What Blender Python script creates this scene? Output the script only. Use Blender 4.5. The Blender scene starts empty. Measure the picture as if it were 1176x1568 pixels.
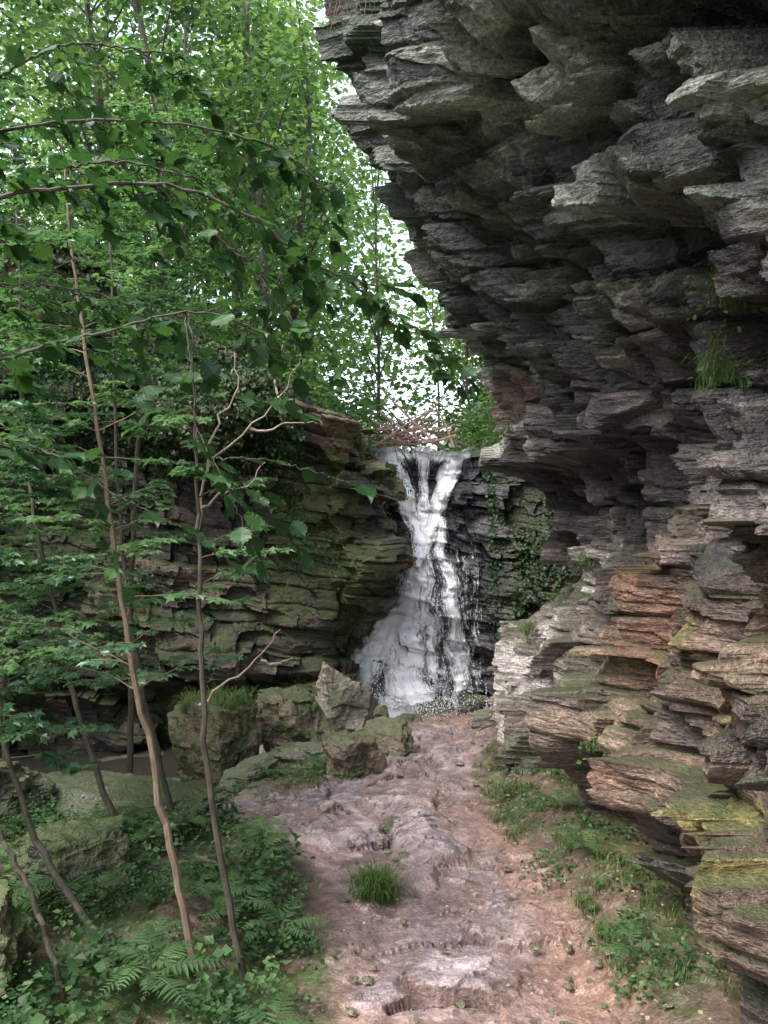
import bpy, math, numpy as np
R = np.random.default_rng(11)
# ------------------------------------------------------------------ noise
def hsh(*a):
    h = None
    pr = [374761393, 668265263, 2147483647, 1274126177, 97531]
    for i, k in enumerate(a):
        k = np.asarray(k).astype(np.int64)
        t = (k * pr[i]) & 0xffffffff
        h = t if h is None else (h ^ t)
        h = ((h ^ (h >> 13)) * 1274126177) & 0xffffffff
        h = (h ^ (h >> 16))
    h = ((h ^ (h >> 15)) * 2246822519) & 0xffffffff
    h = ((h ^ (h >> 13)) * 3266489917) & 0xffffffff
    return ((h ^ (h >> 16)) & 0xffffff) / float(0x1000000)
def vn(x, y, z, s=0):
    x, y, z = np.broadcast_arrays(x, y, z)
    xi, yi, zi = np.floor(x), np.floor(y), np.floor(z)
    fx, fy, fz = x - xi, y - yi, z - zi
    fx = fx*fx*(3-2*fx); fy = fy*fy*(3-2*fy); fz = fz*fz*(3-2*fz)
    r = 0
    for a in (0, 1):
        for b in (0, 1):
            for c in (0, 1):
                w = (fx if a else 1-fx)*(fy if b else 1-fy)*(fz if c else 1-fz)
                r = r + w*hsh(xi+a, yi+b, zi+c, s+0*xi)
    return r
def fbm(x, y, z, o=4, s=0):
    r = 0; a = 1; t = 0
    for i in range(o):
        r = r + a*(vn(x, y, z, s+i)-.5); t += a
        x = x*2.03+3.1; y = y*2.03+1.7; z = z*2.03+5.3; a *= .5
    return r/t*2
def worley(x, y, s=0, full=False):
    xi, yi = np.floor(x), np.floor(y)
    d1 = np.full(x.shape, 9.); d2 = np.full(x.shape, 9.); idv = np.zeros(x.shape); ox = np.zeros(x.shape); oy = np.zeros(x.shape)
    for a in (-1, 0, 1):
        for b in (-1, 0, 1):
            cx = xi+a; cy = yi+b
            px = cx+hsh(cx, cy, 0*cx+s); py = cy+hsh(cx, cy, 0*cx+s+7)
            d = np.hypot(px-x, py-y)
            i = hsh(cx, cy, 0*cx+s+13)
            near = d < d1
            d2 = np.where(near, d1, np.minimum(d2, d))
            idv = np.where(near, i, idv); d1 = np.where(near, d, d1)
            if full: ox = np.where(near, x-px, ox); oy = np.where(near, y-py, oy)
    return (d1, d2, idv, ox, oy) if full else (d1, d2, idv)
def sm(v, a, b):
    t = np.clip((v-a)/(b-a), 0, 1); return t*t*(3-2*t)
def mixc(a, b, t):
    return a*(1-t[..., None]) + np.asarray(b)*t[..., None]

# ------------------------------------------------------------------ materials
class NT:
    def __init__(s, name):
        s.m = bpy.data.materials.new(name); s.m.use_nodes = True
        s.t = s.m.node_tree; s.t.nodes.clear()
        s.out = s.n('ShaderNodeOutputMaterial')
    def n(s, ty, **k):
        nd = s.t.nodes.new(ty)
        for a, b in k.items(): setattr(nd, a, b)
        return nd
    def l(s, a, b): s.t.links.new(a, b)
    def pos(s, sc=(1, 1, 1), rot=(0, 0, 0)):
        g = s.n('ShaderNodeNewGeometry'); mp = s.n('ShaderNodeMapping')
        mp.inputs['Scale'].default_value = sc; mp.inputs['Rotation'].default_value = rot
        s.l(g.outputs['Position'], mp.inputs['Vector']); return mp.outputs[0]
    def noise(s, scale, det=6, rough=.6, vec=None, dist=0):
        nd = s.n('ShaderNodeTexNoise'); nd.inputs['Scale'].default_value = scale
        nd.inputs['Detail'].default_value = det; nd.inputs['Roughness'].default_value = rough
        nd.inputs['Distortion'].default_value = dist
        s.l(vec if vec else s.pos(), nd.inputs['Vector']); return nd.outputs['Fac']
    def ramp(s, v, st):
        r = s.n('ShaderNodeValToRGB'); e = r.color_ramp.elements
        while len(e) < len(st): e.new(.5)
        for i, (p, c) in enumerate(st):
            e[i].position = p; e[i].color = (c, c, c, 1) if not hasattr(c, '__len__') else (*c, 1)
        s.l(v, r.inputs[0]); return r.outputs[0]
    def mix(s, f, a, b, bt='MIX'):
        m = s.n('ShaderNodeMix', data_type='RGBA', blend_type=bt)
        for i, v in ((0, f), (6, a), (7, b)):
            if hasattr(v, 'links'): s.l(v, m.inputs[i])
            elif hasattr(v, '__len__'): m.inputs[i].default_value = (*v, 1)
            else: m.inputs[i].default_value = v
        return m.outputs[2]
    def math(s, op, a, b=0, clamp=False):
        m = s.n('ShaderNodeMath', operation=op); m.use_clamp = clamp
        for i, v in enumerate((a, b)):
            if hasattr(v, 'links'): s.l(v, m.inputs[i])
            else: m.inputs[i].default_value = v
        return m.outputs[0]
    def attr(s, nm):
        return s.n('ShaderNodeAttribute', attribute_name=nm)
    def bump(s, h, st, dist, nrm=None):
        b = s.n('ShaderNodeBump'); b.inputs['Strength'].default_value = st
        b.inputs['Distance'].default_value = dist; s.l(h, b.inputs['Height'])
        if nrm: s.l(nrm, b.inputs['Normal'])
        return b.outputs[0]

def rock_mat(name, moss=.5, rough=.75, wet=0., mosscol=(.055, .085, .02), streak=(1, 1, 3), bd=.06, con=1.):
    t = NT(name)
    ca = t.attr('col'); col = ca.outputs['Color']; n3 = t.attr('rnd').outputs['Fac']
    n1 = t.noise(7, 4, .72, t.pos(streak)); n2 = t.noise(34, 3, .7)
    c = t.mix(con, col, t.ramp(n1, [(.3, .5), (.5, 1.), (.72, 1.7)]), 'MULTIPLY')
    c = t.mix(con, c, t.ramp(n2, [(.3, .45), (.55, 1.05), (.75, 1.75)]), 'MULTIPLY')
    g = t.n('ShaderNodeNewGeometry'); sx = t.n('ShaderNodeSeparateXYZ'); t.l(g.outputs['Normal'], sx.inputs[0])
    up = t.math('ADD', sx.outputs[2], t.math('MULTIPLY', n1, 1.3))
    mk = t.math('MULTIPLY', t.math('SUBTRACT', up, 1.35-moss*.6), 3, True)
    mk = t.math('MULTIPLY', mk, t.ramp(n2, [(.35, .2), (.6, 1.)]))
    c = t.mix(mk, c, mosscol)
    nr = t.bump(t.math('ADD', n1, t.math('MULTIPLY', n2, .35)), 1., bd)
    b = t.n('ShaderNodeBsdfPrincipled'); t.l(c, b.inputs['Base Color']); t.l(nr, b.inputs['Normal'])
    rr = t.ramp(n3, [(.4, max(.12, rough-wet)), (.6, rough)])
    t.l(rr, b.inputs['Roughness']); b.inputs['Specular IOR Level'].default_value = .5
    t.l(b.outputs[0], t.out.inputs[0]); return t.m

def leaf_mat(name, dark, mid, light, trans=.4, rough=.5, spec=.35):
    t = NT(name)
    c = t.ramp(t.attr('rnd').outputs['Fac'], [(0, dark), (.5, mid), (1, light)])
    b = t.n('ShaderNodeBsdfPrincipled'); t.l(c, b.inputs['Base Color'])
    b.inputs['Roughness'].default_value = rough; b.inputs['Specular IOR Level'].default_value = spec
    tr = t.n('ShaderNodeBsdfTranslucent')
    t.l(t.mix(1, c, (1.45, 1.5, .9), 'MULTIPLY'), tr.inputs[0])
    ms = t.n('ShaderNodeMixShader'); ms.inputs[0].default_value = trans
    t.l(b.outputs[0], ms.inputs[1]); t.l(tr.outputs[0], ms.inputs[2]); t.l(ms.outputs[0], t.out.inputs[0])
    return t.m
def bark_mat(name, a, b_, rough=.8):
    t = NT(name)
    n = t.noise(8, 4, .7, t.pos((3, 3, .8)))
    c = t.ramp(n, [(.3, a), (.7, b_)])
    b = t.n('ShaderNodeBsdfPrincipled'); t.l(c, b.inputs['Base Color']); b.inputs['Roughness'].default_value = rough
    t.l(b.outputs[0], t.out.inputs[0]); return t.m

M_cliff = rock_mat('cliff_rock', .25, .65, .3, (.045, .068, .025))
M_wall = rock_mat('gorge_rock', .6, .62, .3, (.055, .085, .022))
M_wet = rock_mat('wet_rock', .1, .35, .2)
M_boul = rock_mat('boulder_rock', .7, .7, .25, (.065, .095, .028), (1, 1, 1.5))
M_ground = rock_mat('ground_soil', -.6, .5, .40, streak=(1, 1, 1), bd=.03, con=.8)
LM_bg = leaf_mat('leaf_canopy', (.025, .06, .024), (.078, .155, .056), (.185, .29, .10), .48)
LM_sap = leaf_mat('leaf_sapling', (.035, .085, .042), (.07, .16, .072), (.14, .25, .105), .42, .33, .65)
LM_near = leaf_mat('leaf_branch', (.018, .05, .018), (.034, .09, .030), (.08, .17, .045), .4, .45, .4)
LM_fern = leaf_mat('leaf_fern', (.022, .055, .02), (.05, .115, .038), (.11, .20, .065), .35)
LM_ivy = leaf_mat('leaf_ivy', (.015, .035, .012), (.035, .075, .025), (.07, .13, .035), .2, .45)
LM_grass = leaf_mat('grass_blade', (.04, .08, .02), (.075, .14, .035), (.15, .22, .065), .35)
BK_tree = bark_mat('bark_tree', (.03, .026, .02), (.12, .10, .08))
BK_cop = bark_mat('bark_copper', (.10, .065, .045), (.24, .17, .12))
BK_dark = bark_mat('bark_dark', (.03, .026, .018), (.10, .085, .06))
BK_pale = bark_mat('bark_pale', (.2, .15, .12), (.4, .3, .25))

# ------------------------------------------------------------------ mesh builder
class B:
    def __init__(s): s.v = []; s.n = 0; s.lp = []; s.ct = []; s.mi = []; s.r = []
    def add(s, V, F, mat=0, rnd=.5):
        V = np.asarray(V, float).reshape(-1, 3); F = np.asarray(F)
        s.v.append(V); s.lp.append((F+s.n).ravel()); s.ct.append(np.full(len(F), F.shape[1]))
        s.mi.append(np.full(len(F), mat))
        s.r.append(np.broadcast_to(np.asarray(rnd, float), (len(V),)).copy()); s.n += len(V)
    def addmulti(s, V, Fs, mat, rnd):
        n0 = s.n; first = True
        for F in Fs:
            F = np.asarray(F)
            if first:
                s.add(V, F, mat, rnd); first = False
            else:
                s.lp.append((F+n0).ravel()); s.ct.append(np.full(len(F), F.shape[1])); s.mi.append(np.full(len(F), mat))
    def obj(s, name, mats, smooth=False, col=None):
        V = np.concatenate(s.v); L = np.concatenate(s.lp); C = np.concatenate(s.ct); MI = np.concatenate(s.mi)
        me = bpy.data.meshes.new(name)
        me.vertices.add(len(V)); me.vertices.foreach_set('co', V.astype(np.float32).ravel())
        me.loops.add(len(L)); me.loops.foreach_set('vertex_index', L.astype(np.int32))
        me.polygons.add(len(C)); st = np.concatenate([[0], np.cumsum(C)[:-1]])
        me.polygons.foreach_set('loop_start', st.astype(np.int32))
        me.polygons.foreach_set('loop_total', C.astype(np.int32))
        me.polygons.foreach_set('material_index', MI.astype(np.int32))
        me.polygons.foreach_set('use_smooth', np.full(len(C), smooth))
        a = me.attributes.new('rnd', 'FLOAT', 'POINT'); a.data.foreach_set('value', np.concatenate(s.r).astype(np.float32))
        if col is not None:
            c4 = np.ones((len(V), 4), np.float32); c4[:, :3] = col.reshape(-1, 3)
            a = me.attributes.new('col', 'FLOAT_COLOR', 'POINT'); a.data.foreach_set('color', c4.ravel())
        for m in mats: me.materials.append(m)
        me.update(calc_edges=True); me.validate()
        o = bpy.data.objects.new(name, me); bpy.context.collection.objects.link(o); return o
def grid_faces(nr, nc):
    i = np.arange(nr-1)[:, None]*nc+np.arange(nc-1)[None]
    return np.stack([i, i+1, i+nc+1, i+nc], -1).reshape(-1, 4)
def grid_obj(name, P, mat, col, smooth=False, rnd=.5):
    b = B(); nr, nc = P.shape[:2]
    b.add(P.reshape(-1, 3), grid_faces(nr, nc), 0, rnd if np.isscalar(rnd) else rnd.ravel())
    return b.obj(name, [mat], smooth, col)

def nrmz(v): return v/np.maximum(np.linalg.norm(v, axis=-1, keepdims=True), 1e-9)
T_SM = (np.array([[0, 0, 0], [.42, .45, .04], [0, 1, -.12], [-.42, .45, .04]]), [[[0, 1, 2, 3]]])
T_LOBE = (np.array([[0, 0, 0], [.5, .1, 0], [.33, .4, .03], [.55, .62, -.05], [.2, .65, .02], [0, 1.05, -.12], [-.2, .65, .02], [-.55, .62, -.05], [-.33, .4, .03], [-.5, .1, 0]]),
          [[[0, 1, 2, 4], [0, 6, 8, 9]], [[2, 3, 4], [6, 7, 8]], [[0, 4, 5, 6]]])
_e = [(.10, .03), (.24, .10), (.22, .14), (.37, .24), (.33, .29), (.43, .42), (.37, .46), (.40, .60), (.30, .62), (.27, .76), (.17, .76), (.10, .90)]
T_BIG = (np.array([[0, 0, 0], [0, .35, -.01], [0, .65, -.03], [0, 1.04, -.14]]+[[a, b, .05*math.sin(a*7)] for a, b in _e]+[[-a, b, .05*math.sin(a*7)] for a, b in _e]),
         [[[0, 4, 5, 6], [0, 6, 7, 1], [1, 7, 8, 9], [1, 9, 10, 2], [2, 10, 11, 12], [2, 12, 13, 14], [2, 14, 15, 3],
           [0, 18, 17, 16], [0, 1, 19, 18], [1, 21, 20, 19], [1, 2, 22, 21], [2, 24, 23, 22], [2, 26, 25, 24], [2, 3, 27, 26]]])
def leaves(b, pos, d, n, size, tm, mat, rnd):
    pos = np.asarray(pos); N = len(pos)
    y = nrmz(d); x = nrmz(np.cross(y, n)); z = np.cross(x, y)
    T, Fs = tm; k = len(T)
    size = np.broadcast_to(size, (N,))[:, None, None]
    V = pos[:, None]+size*(T[None, :, :1]*x[:, None]+T[None, :, 1:2]*y[:, None]+T[None, :, 2:]*z[:, None])
    off = (np.arange(N)*k)[:, None, None]
    b.addmulti(V.reshape(-1, 3), [(np.asarray(F)[None]+off).reshape(-1, np.asarray(F).shape[1]) for F in Fs], mat, np.repeat(np.broadcast_to(rnd, (N,)), k))
def tube(b, pts, rad, ns=6, mat=0):
    pts = np.asarray(pts, float); rad = np.broadcast_to(rad, (len(pts),))
    tg = nrmz(np.gradient(pts, axis=0))
    ref = np.array([0., 1, 0.3]) if abs(tg[0][2]) > .7 else np.array([0, 0, 1.])
    u = nrmz(np.cross(tg, ref)); w = np.cross(tg, u)
    a = np.linspace(0, 2*np.pi, ns, endpoint=False)
    V = pts[:, None]+rad[:, None, None]*(np.cos(a)[None, :, None]*u[:, None]+np.sin(a)[None, :, None]*w[:, None])
    n = len(pts); i = np.arange(n-1)[:, None]*ns; j = np.arange(ns)[None]; j2 = (j+1) % ns
    F = np.stack([i+j, i+j2, i+ns+j2, i+ns+j], -1).reshape(-1, 4)
    b.add(V.reshape(-1, 3), F, mat)
def spline(P, n):
    P = np.asarray(P, float); m = len(P)
    Q = np.vstack([2*P[0]-P[1], P, 2*P[-1]-P[-2]]); o = []
    for t in np.linspace(0, m-1-1e-6, n):
        i = int(t); f = t-i; a, b_, c, d = Q[i:i+4]
        o.append(.5*((2*b_)+(c-a)*f+(2*a-5*b_+4*c-d)*f*f+(3*b_-a-3*c+d)*f**3))
    return np.array(o)

# ------------------------------------------------------------------ strata
def strata(s, l, seed=0, sc=1., cell=(1.5, .62, .55), LV=None):
    """s: height through the bedding, l: distance along the face; returns outward offset, block tone, joints"""
    s = s+.20*fbm(l*.4, s*.6, 0*s, 3, seed)+.035*fbm(l*1.5, s*2.2, 0*s, 2, seed+5)
    thin = sm(fbm(l*.6, s*.9, 0*s, 3, seed+60), -.2, .25)
    tot = 0; tone = 0; joint = np.ones_like(s)
    for cw, ch, am, tn, sd_ in [(cell[0], cell[1], cell[2], .35, 900), (cell[0]*.42, cell[1]*.45, cell[2]*.40, .3, 950)]:
        sq = s/ch; sq = np.floor(sq*2+.5*hsh(np.floor(l/cw*1.3), 0*l+seed))*.5*.7+sq*.3
        a1, a2, ai, ox, oy = worley(l/cw+.07*fbm(l*2, s*3, 0*s, 2, seed+sd_), sq, seed+sd_, True)
        sl = hsh(np.floor(ai*9999), 0*ai+3); sl2 = hsh(np.floor(ai*9999), 0*ai+4)
        tot = tot+am*sc*((ai**1.3-.42)+(sl-.5)*ox*.8+(sl2-.4)*oy*.5)
        tone = tone+tn*(ai-.5)
    for k, (th, w, amp, ta) in enumerate(LV or [(.33, 1.0, .28, .35), (.125, .55, .105, .25), (.05, .35, .026, .12)]):
        th *= sc; w *= sc
        q = s/th+1.1*(vn(s/th*.6, l/w*.13, 0*s, seed+k*11))
        i = np.floor(q); f = q-i
        lw = l/w+hsh(i, 0*i+seed+k)*17+.3*(vn(l/w*2, q*1.3, 0*s, seed+31+k)-.5)+.4*(f-.5)*(hsh(i, 0*i+5)-.5)*2
        j = np.floor(lw); g = lw-j
        h = hsh(i, j, 0*i+seed+k*5)
        ll = hsh(i, 0*i+seed+k*9)
        h2 = .45*ll+.55*h
        tilt = (hsh(i, j, 0*i+seed+77)-.5)*(g-.5)*1.1+(hsh(i, j, 0*i+seed+79)-.4)*(f-.5)*.8
        edge = np.minimum(np.minimum(f, 1-f)*9, 1)
        a_ = amp*sc*((.35+.65*thin) if k else 1)
        tot = tot+a_*(h2-.5+tilt*.7-(1-edge)*.16)
        tone = tone+ta*(h-.5); joint = joint*(1-.4*(1-edge)**2)
    return tot, tone, joint
def saw(l, w, A, z, seed):
    q = l/w+.7*vn(l*.3/w, z*.5/w, 0*l, seed)*1.5
    i = np.floor(q); f = q-i
    t = np.where(f < .35, f/.35, 1-(f-.35)/.65)
    return A*(t-.5)*(.4+.8*hsh(i, 0*i+seed))
def box(a, a0, a1, b, b0, b1, e=.06):
    return sm(a, a0-e, a0+e)*sm(-a, -a1-e, -a1+e)*sm(b, b0-e*.4, b0+e*.4)*sm(-b, -b1-e*.6, -b1+e*.6)

# ------------------------------------------------------------------ terrain height
WX = [-15, -13, -11, -9, -6.5, -3.5, -1.2, -.5, .0, 2.4, 4, 5, 5.4, 5.6]
WY = [-60, 4.5, 9.6, 13.2, 15, 15.6, 16.3, 17.6, 18.3, 18.3, 17.1, 15.4, 9, -60]
def G(x, y, detail=False):
    x = np.asarray(x, float); y = np.asarray(y, float)
    g = np.interp(y, [-50, 0, 2.6, 4.8, 16.5, 60], [-1.6, -1.6, -3.0, -3.2, -4.25, -4.25])
    sd = sm(-x, 1.4, 3.4)*sm(y, 8.6, 11)
    g = g-.62*sd
    g = g+.22*sm(-x, .5, 1.8)*(1-sm(y, 7.2, 9.4))
    g = g+.30*sm(x, 1.25, 2.1)*(1-sm(y, 13, 15))
    g = g-.35*sm(y, 15.2, 16.2)*sm(.9-x, 0, 1)*sm(x+2.2, 0, 1)
    g = g-.3*np.exp(-((x+4.5)/2.6)**2-((y-13)/1.1)**2)
    beh = y-np.interp(x, WX, WY)
    ax = .7+.035*(y-18)
    zp = 1.4+.62*np.maximum(0, -x-.8)+.8*np.maximum(0, x-2.6)+.03*np.clip(y-18, 0, 60)
    zp = zp+.22*np.clip(y-23, 0, 26)*sm(np.abs(x-ax), 1.5, 8)
    zp = np.where(x > 0, np.minimum(zp, 9), zp)
    zp = 14-np.log1p(np.exp(np.clip((14-zp)/1.5, -30, 30)))*1.5
    k = sm(beh, .1, .8)
    return g*(1-k)+zp*k
def pl(y): return np.interp(y, [3, 4.8, 6.5, 7.85, 8.6, 9.6, 10.6, 11.5, 13.5, 15.5, 17], [-.3, -.28, -.5, -.85, -1.5, -2.1, -1.1, -.1, .35, .6, .9])
def prt(y): return np.interp(y, [3, 4.8, 6.5, 7.85, 9.4, 11.5, 13.5, 15.5, 17], [1.6, 1.6, 1.55, 1.4, 1.2, 1.4, 1.9, 2.3, 2.4])

xs = np.concatenate([-np.geomspace(300, 12, 24)[:-1], np.linspace(-12, -5, 70)[:-1], np.linspace(-5, 3.2, 330)[:-1], np.linspace(3.2, 12, 40)[:-1], np.geomspace(12, 300, 20)])
ys = np.concatenate([-np.geomspace(300, 3, 14), np.linspace(-2, 3.8, 20)[:-1], np.geomspace(3.8, 18, 450)[:-1], np.linspace(18, 50, 80)[:-1], np.geomspace(50, 600, 20)])
X, Y = np.meshgrid(xs, ys)
Z = G(X, Y)
near = (sm(Y, 2, 4)*(1-sm(Y, 17, 19)))*(1-sm(np.abs(X+1), 9, 12))
wx = X+.15*fbm(X*1.5, Y*1.5, 0*X, 3, 2); wy = Y+.15*fbm(X*1.5, Y*1.5, 0*X+9, 3, 3)
d1, d2, idv, ox, oy = worley(wx*1.5, wy*2.0, 1, True)
e1, e2, idv2, ox2, oy2 = worley(wx*4.0, wy*6, 4, True)
ed = np.clip((d2-d1)*7, 0, 1); ee = np.clip((e2-e1)*5, 0, 1)
pm = sm(X-pl(Y), -.18, .18)*sm(prt(Y)-X, -.2, .2)*sm(Y, 2, 3)*(1-sm(Y, 17, 17.6))
pm = np.clip(pm+.5*fbm(X*2.5, Y*2.5, 0*X, 4, 21)*pm*(1-pm)*4, 0, 1)
rocky = np.clip(sm(fbm(X*.7, Y*.7, 0*X, 4, 8), .08, .25)*.8+.9*np.exp(-((X-.45)/.35)**2-((Y-8.2)/1.2)**2)+.9*np.exp(-((X-.5)/.5)**2-((Y-5.5)/.7)**2)+np.exp(-((X+1.7)/.6)**2-((Y-9.8)/.5)**2)+.8*np.exp(-((X-.9)/.5)**2-((Y-11.5)/1.6)**2), 0, 1)
streambed = sm(-X, 1.3, 2.6)*sm(Y, 9, 10.5)*(1-sm(Y-np.interp(X, WX, WY), -.3, .3))
slab = np.clip(pm*rocky+streambed, 0, 1)
h9 = hsh(np.floor(idv*999), 0*idv)-.5; h92 = hsh(np.floor(idv2*999), 0*idv)-.5
Z = Z+near*(.10*fbm(X*1.2, Y*1.2, 0*X, 4, 5)+.024*fbm(X*6, Y*6, 0*X, 4, 6)
            + slab*(.15*(idv-.5)+.12*h9*oy+.03*ed+.034*(idv2-.5)+.05*h92*oy2) + (1-slab)*.03*sm(idv2, .72, .92)*ee)
st = np.exp(-((X-.42)/.3)**2)*sm(Y, 6.6, 7.1)*(1-sm(Y, 9.2, 10))
Z = Z+st*(.09*ed*idv+.04)
far = 1-near
Z = Z+far*sm(np.hypot(X, Y-8), 14, 22)*.35*fbm(X*.4, Y*.4, 0*X, 4, 17)*sm(np.abs(X-.7-.035*(Y-18)), .8, 3)
big = fbm(X*.8, Y*.8, 0*X, 4, 9); fin = fbm(X*5, Y*5, 0*X, 4, 10)
mud = np.array([.275, .19, .178]); c = np.broadcast_to(mud, X.shape+(3,)).copy()
c = mixc(c, (.32, .205, .175), sm(big, .0, .4)*.7); c = mixc(c, (.165, .115, .112), sm(-big, .02, .4)*.75)
c = mixc(c, (.27, .235, .25), slab*.75*ed); c = c*(.8+.4*idv2[..., None]*slab[..., None]+.1*(1-slab[..., None]))
c = c*(1-.5*(1-ed[..., None])*slab[..., None])*(1-.3*(1-ee[..., None])*slab[..., None])*(1+.6*fin[..., None])
c = mixc(c, (.27, .165, .125), sm(X, .9, 1.35)*(1-sm(Y, 8, 10))*.8)
soil = mixc(np.broadcast_to(np.array([.11, .075, .055]), X.shape+(3,)), (.055, .08, .025), sm(fin+big*.6, -.2, .3)*np.where(X > 1, .6, 1))
rb = streambed*(1-.5*sm(fin, 0, .4)*(idv > .55))
soil = mixc(soil, (.29, .235, .23), rb); soil = soil*(.7+.6*idv[..., None])
soil = mixc(soil, (.05, .085, .025), sm(Y, 18, 19)*.8)
c = c*pm[..., None]+soil*(1-pm[..., None])
wetn = .46+.65*fbm(X*1.1, Y*1.1, 0*X, 3, 33)-.08*slab-.35*np.exp(-((X-.7)/.5)**2-((Y-5.6)/.6)**2)
wetn = np.where(pm > .3, wetn, .7)
grid_obj('ground', np.stack([X, Y, Z], -1), M_ground, c, False, wetn)

# ------------------------------------------------------------------ right-hand overhanging cliff
zr = np.concatenate([np.linspace(-5.2, -3.9, 14)[:-1], np.linspace(-3.9, 6.6, 640)[:-1], np.linspace(6.6, 9.2, 50)])
PZ = [-5.2, -4, -3.2, -2.1, -1.27, -.7, .25, .62, .75, 1.4, 1.75, 2.65, 3.25, 3.9, 4.4, 4.9, 6, 9.2]
PX = [1.8, 1.87, 1.95, 2.3, 2.8, 3.0, 2.75, 2.5, 1.9, 2.0, 1.8, 1.2, .65, .45, .34, .14, .05, -.0]
NZ = [-5.2, -3.3, -2.8, -2.3, -2.0, -1, -.3, .5, 1.2, 2, 3, 4, 5, 6, 9.2]
NX = [2.5, 2.45, 2.45, 2.1, 2.1, 2.4, 2.6, 2.65, 2.4, 1.95, 1.3, .6, .1, -.1, -.1]
yc = np.interp(zr, [-5, -1, .7, 1.75, 2.65, 3.25, 4.4, 5, 10], [12.9, 12.9, 12.4, 11.5, 11, 10, 9.2, 9, 9])
off_f = 3.5-np.interp(zr, PZ, PX); off_n = 3.5-np.interp(zr, NZ, NX)
t1 = np.concatenate([np.linspace(.04, .16, 16)[:-1], np.geomspace(.16, 1, 620)])
th = (np.linspace(0, 1, 90)[1:]**1.4)*np.pi/2
t3 = np.geomspace(.1, 12, 24)
nA, nB, nC = len(t1), len(th), len(t3)
ZZ = np.repeat(zr[:, None], nA+nB+nC, 1)
YC = yc[:, None]
yl = np.concatenate([t1[None]*YC, np.repeat(YC, nB+nC, 1)], 1)
TH = np.concatenate([np.zeros(nA), th, np.full(nC, np.pi/2)])[None]
XB = np.concatenate([np.full(nA+nB, 3.5), 3.5+t3])[None]+0*ZZ
wf = sm(yl, 5.5, 10.5)
off = off_n[:, None]*(1-wf)+off_f[:, None]*wf
L = yl+TH*off+np.concatenate([np.zeros(nA+nB), t3])[None]
kz = np.interp(ZZ, [-4, 4], [-.05, .20])
S = ZZ-kz*(yl-7+off*np.sin(TH))+.05*(XB-off)
so, tone, joint = strata(S, L, 3, 1., (1.75, .8, .72), [(.42, 1.15, .32, .35), (.15, .6, .085, .25), (.055, .35, .022, .12)])
end = 1-sm(yl, 8.0, 11)*.6
bA = box(yl, 4.7, 5.7, ZZ-.05*yl, 2.42, 2.78); bB = box(yl, 6.1, 7.3, ZZ, -.42, .08)
bulge = .36*bA+.34*bB+.30*fbm(L*.45, ZZ*.6, 0*L, 3, 40)
bulge += saw(L, 2.1, .7, ZZ, 301)*end+saw(L+.3*ZZ, .9, .28, ZZ, 305)
bulge += -.45*np.exp(-((yl-4.0)/.7)**2-((ZZ-2.5)/.7)**2)
bulge -= .35*np.exp(-((yl-7.4)/.9)**2-((ZZ+3.1)/.4)**2)
smoothlow = 1-.3*sm(-ZZ, 1.2, 2.5)
D = off+so*smoothlow+bulge+.05*fbm(L*4, ZZ*6, 0*L, 4, 44)
Xc = XB-D*np.cos(TH); Ycc = yl+D*np.sin(TH)+.10*fbm(L*2, ZZ*2.5, 0*L, 3, 49)
Zc = ZZ+.05*fbm(L*1.5, ZZ*1.6, 0*L, 3, 50)
capx = np.linspace(.2, 1, 8)[:, None]
P = np.stack([Xc, Ycc, Zc], -1)
top = P[-1]; cen = np.stack([np.full(top.shape[0], 9.), np.clip(top[:, 1], 0, 12), np.full(top.shape[0], 9.6)], -1)
cap = top[None]*(1-capx[..., None])+cen[None]*capx[..., None]
n1 = fbm(L*.7, ZZ*.9, 0*L, 4, 60); n2 = fbm(L*5, ZZ*5, 0*L, 4, 61); n3 = fbm(L*1.6, ZZ*2.2, 0*L, 4, 62)
up = mixc(np.broadcast_to(np.array([.072, .082, .068]), L.shape+(3,)), (.17, .19, .158), sm(tone+.5*n2, .0, .35))
up = mixc(up, (.34, .38, .32), sm(tone+n3*.8, .26, .5)*.85)
up = mixc(up, (.40, .44, .37), bA*.7)  # lit face of the upper jutting block, painted in as a paler colour
up = mixc(up, (.045, .075, .04), sm(n1, .05, .4)*.65)
mid = mixc(np.broadcast_to(np.array([.066, .058, .057]), L.shape+(3,)), (.165, .14, .13), sm(tone+.6*n2, .02, .4))
mid = mixc(mid, (.30, .23, .20), bB*.8)
lowb = mixc(np.broadcast_to(np.array([.125, .085, .064]), L.shape+(3,)), (.26, .18, .135), sm(tone+.5*n2, -.05, .35))
lowb = mixc(lowb, (.25, .22, .06), sm(n3+.4*n2, .22, .42)*.7*np.exp(-((ZZ+1.5)/1.0)**2))
lowb = mixc(lowb, (.28, .13, .085), sm(n1, .2, .45)*.5)
lowb = mixc(lowb, (.075, .062, .06), sm(-n3-.3*n1, .0, .3)*.8)
lowf = mixc(np.broadcast_to(np.array([.19, .15, .135]), L.shape+(3,)), (.44, .40, .38), sm(tone+.7*n2+.3*n3, .05, .35))
lowf = mixc(lowf, (.085, .105, .05), sm(n1+.3*n2, .0, .25)*.65)
c = mixc(mid, up, 0*L+sm(ZZ+.3*n1, 1.0, 2.2)); wl = sm(-ZZ+.5*n1, .1, .9)
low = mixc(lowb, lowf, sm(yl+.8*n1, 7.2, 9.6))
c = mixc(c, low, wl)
c = mixc(c, (.42, .42, .37), sm(ZZ, .8, .95)*(1-sm(ZZ, 1.3, 1.5))*sm(yl, 9.8, 10.6)*sm(n2+.5*n3, -.25, .1)*.8)  # sunlit patch on the far ledge, painted into the rock colour
c = mixc(c, (.38, .24, .21), sm(ZZ, 1.3, 1.6)*(1-sm(ZZ, 2.0, 2.3))*sm(yl, 11, 11.5)*.6)
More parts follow.
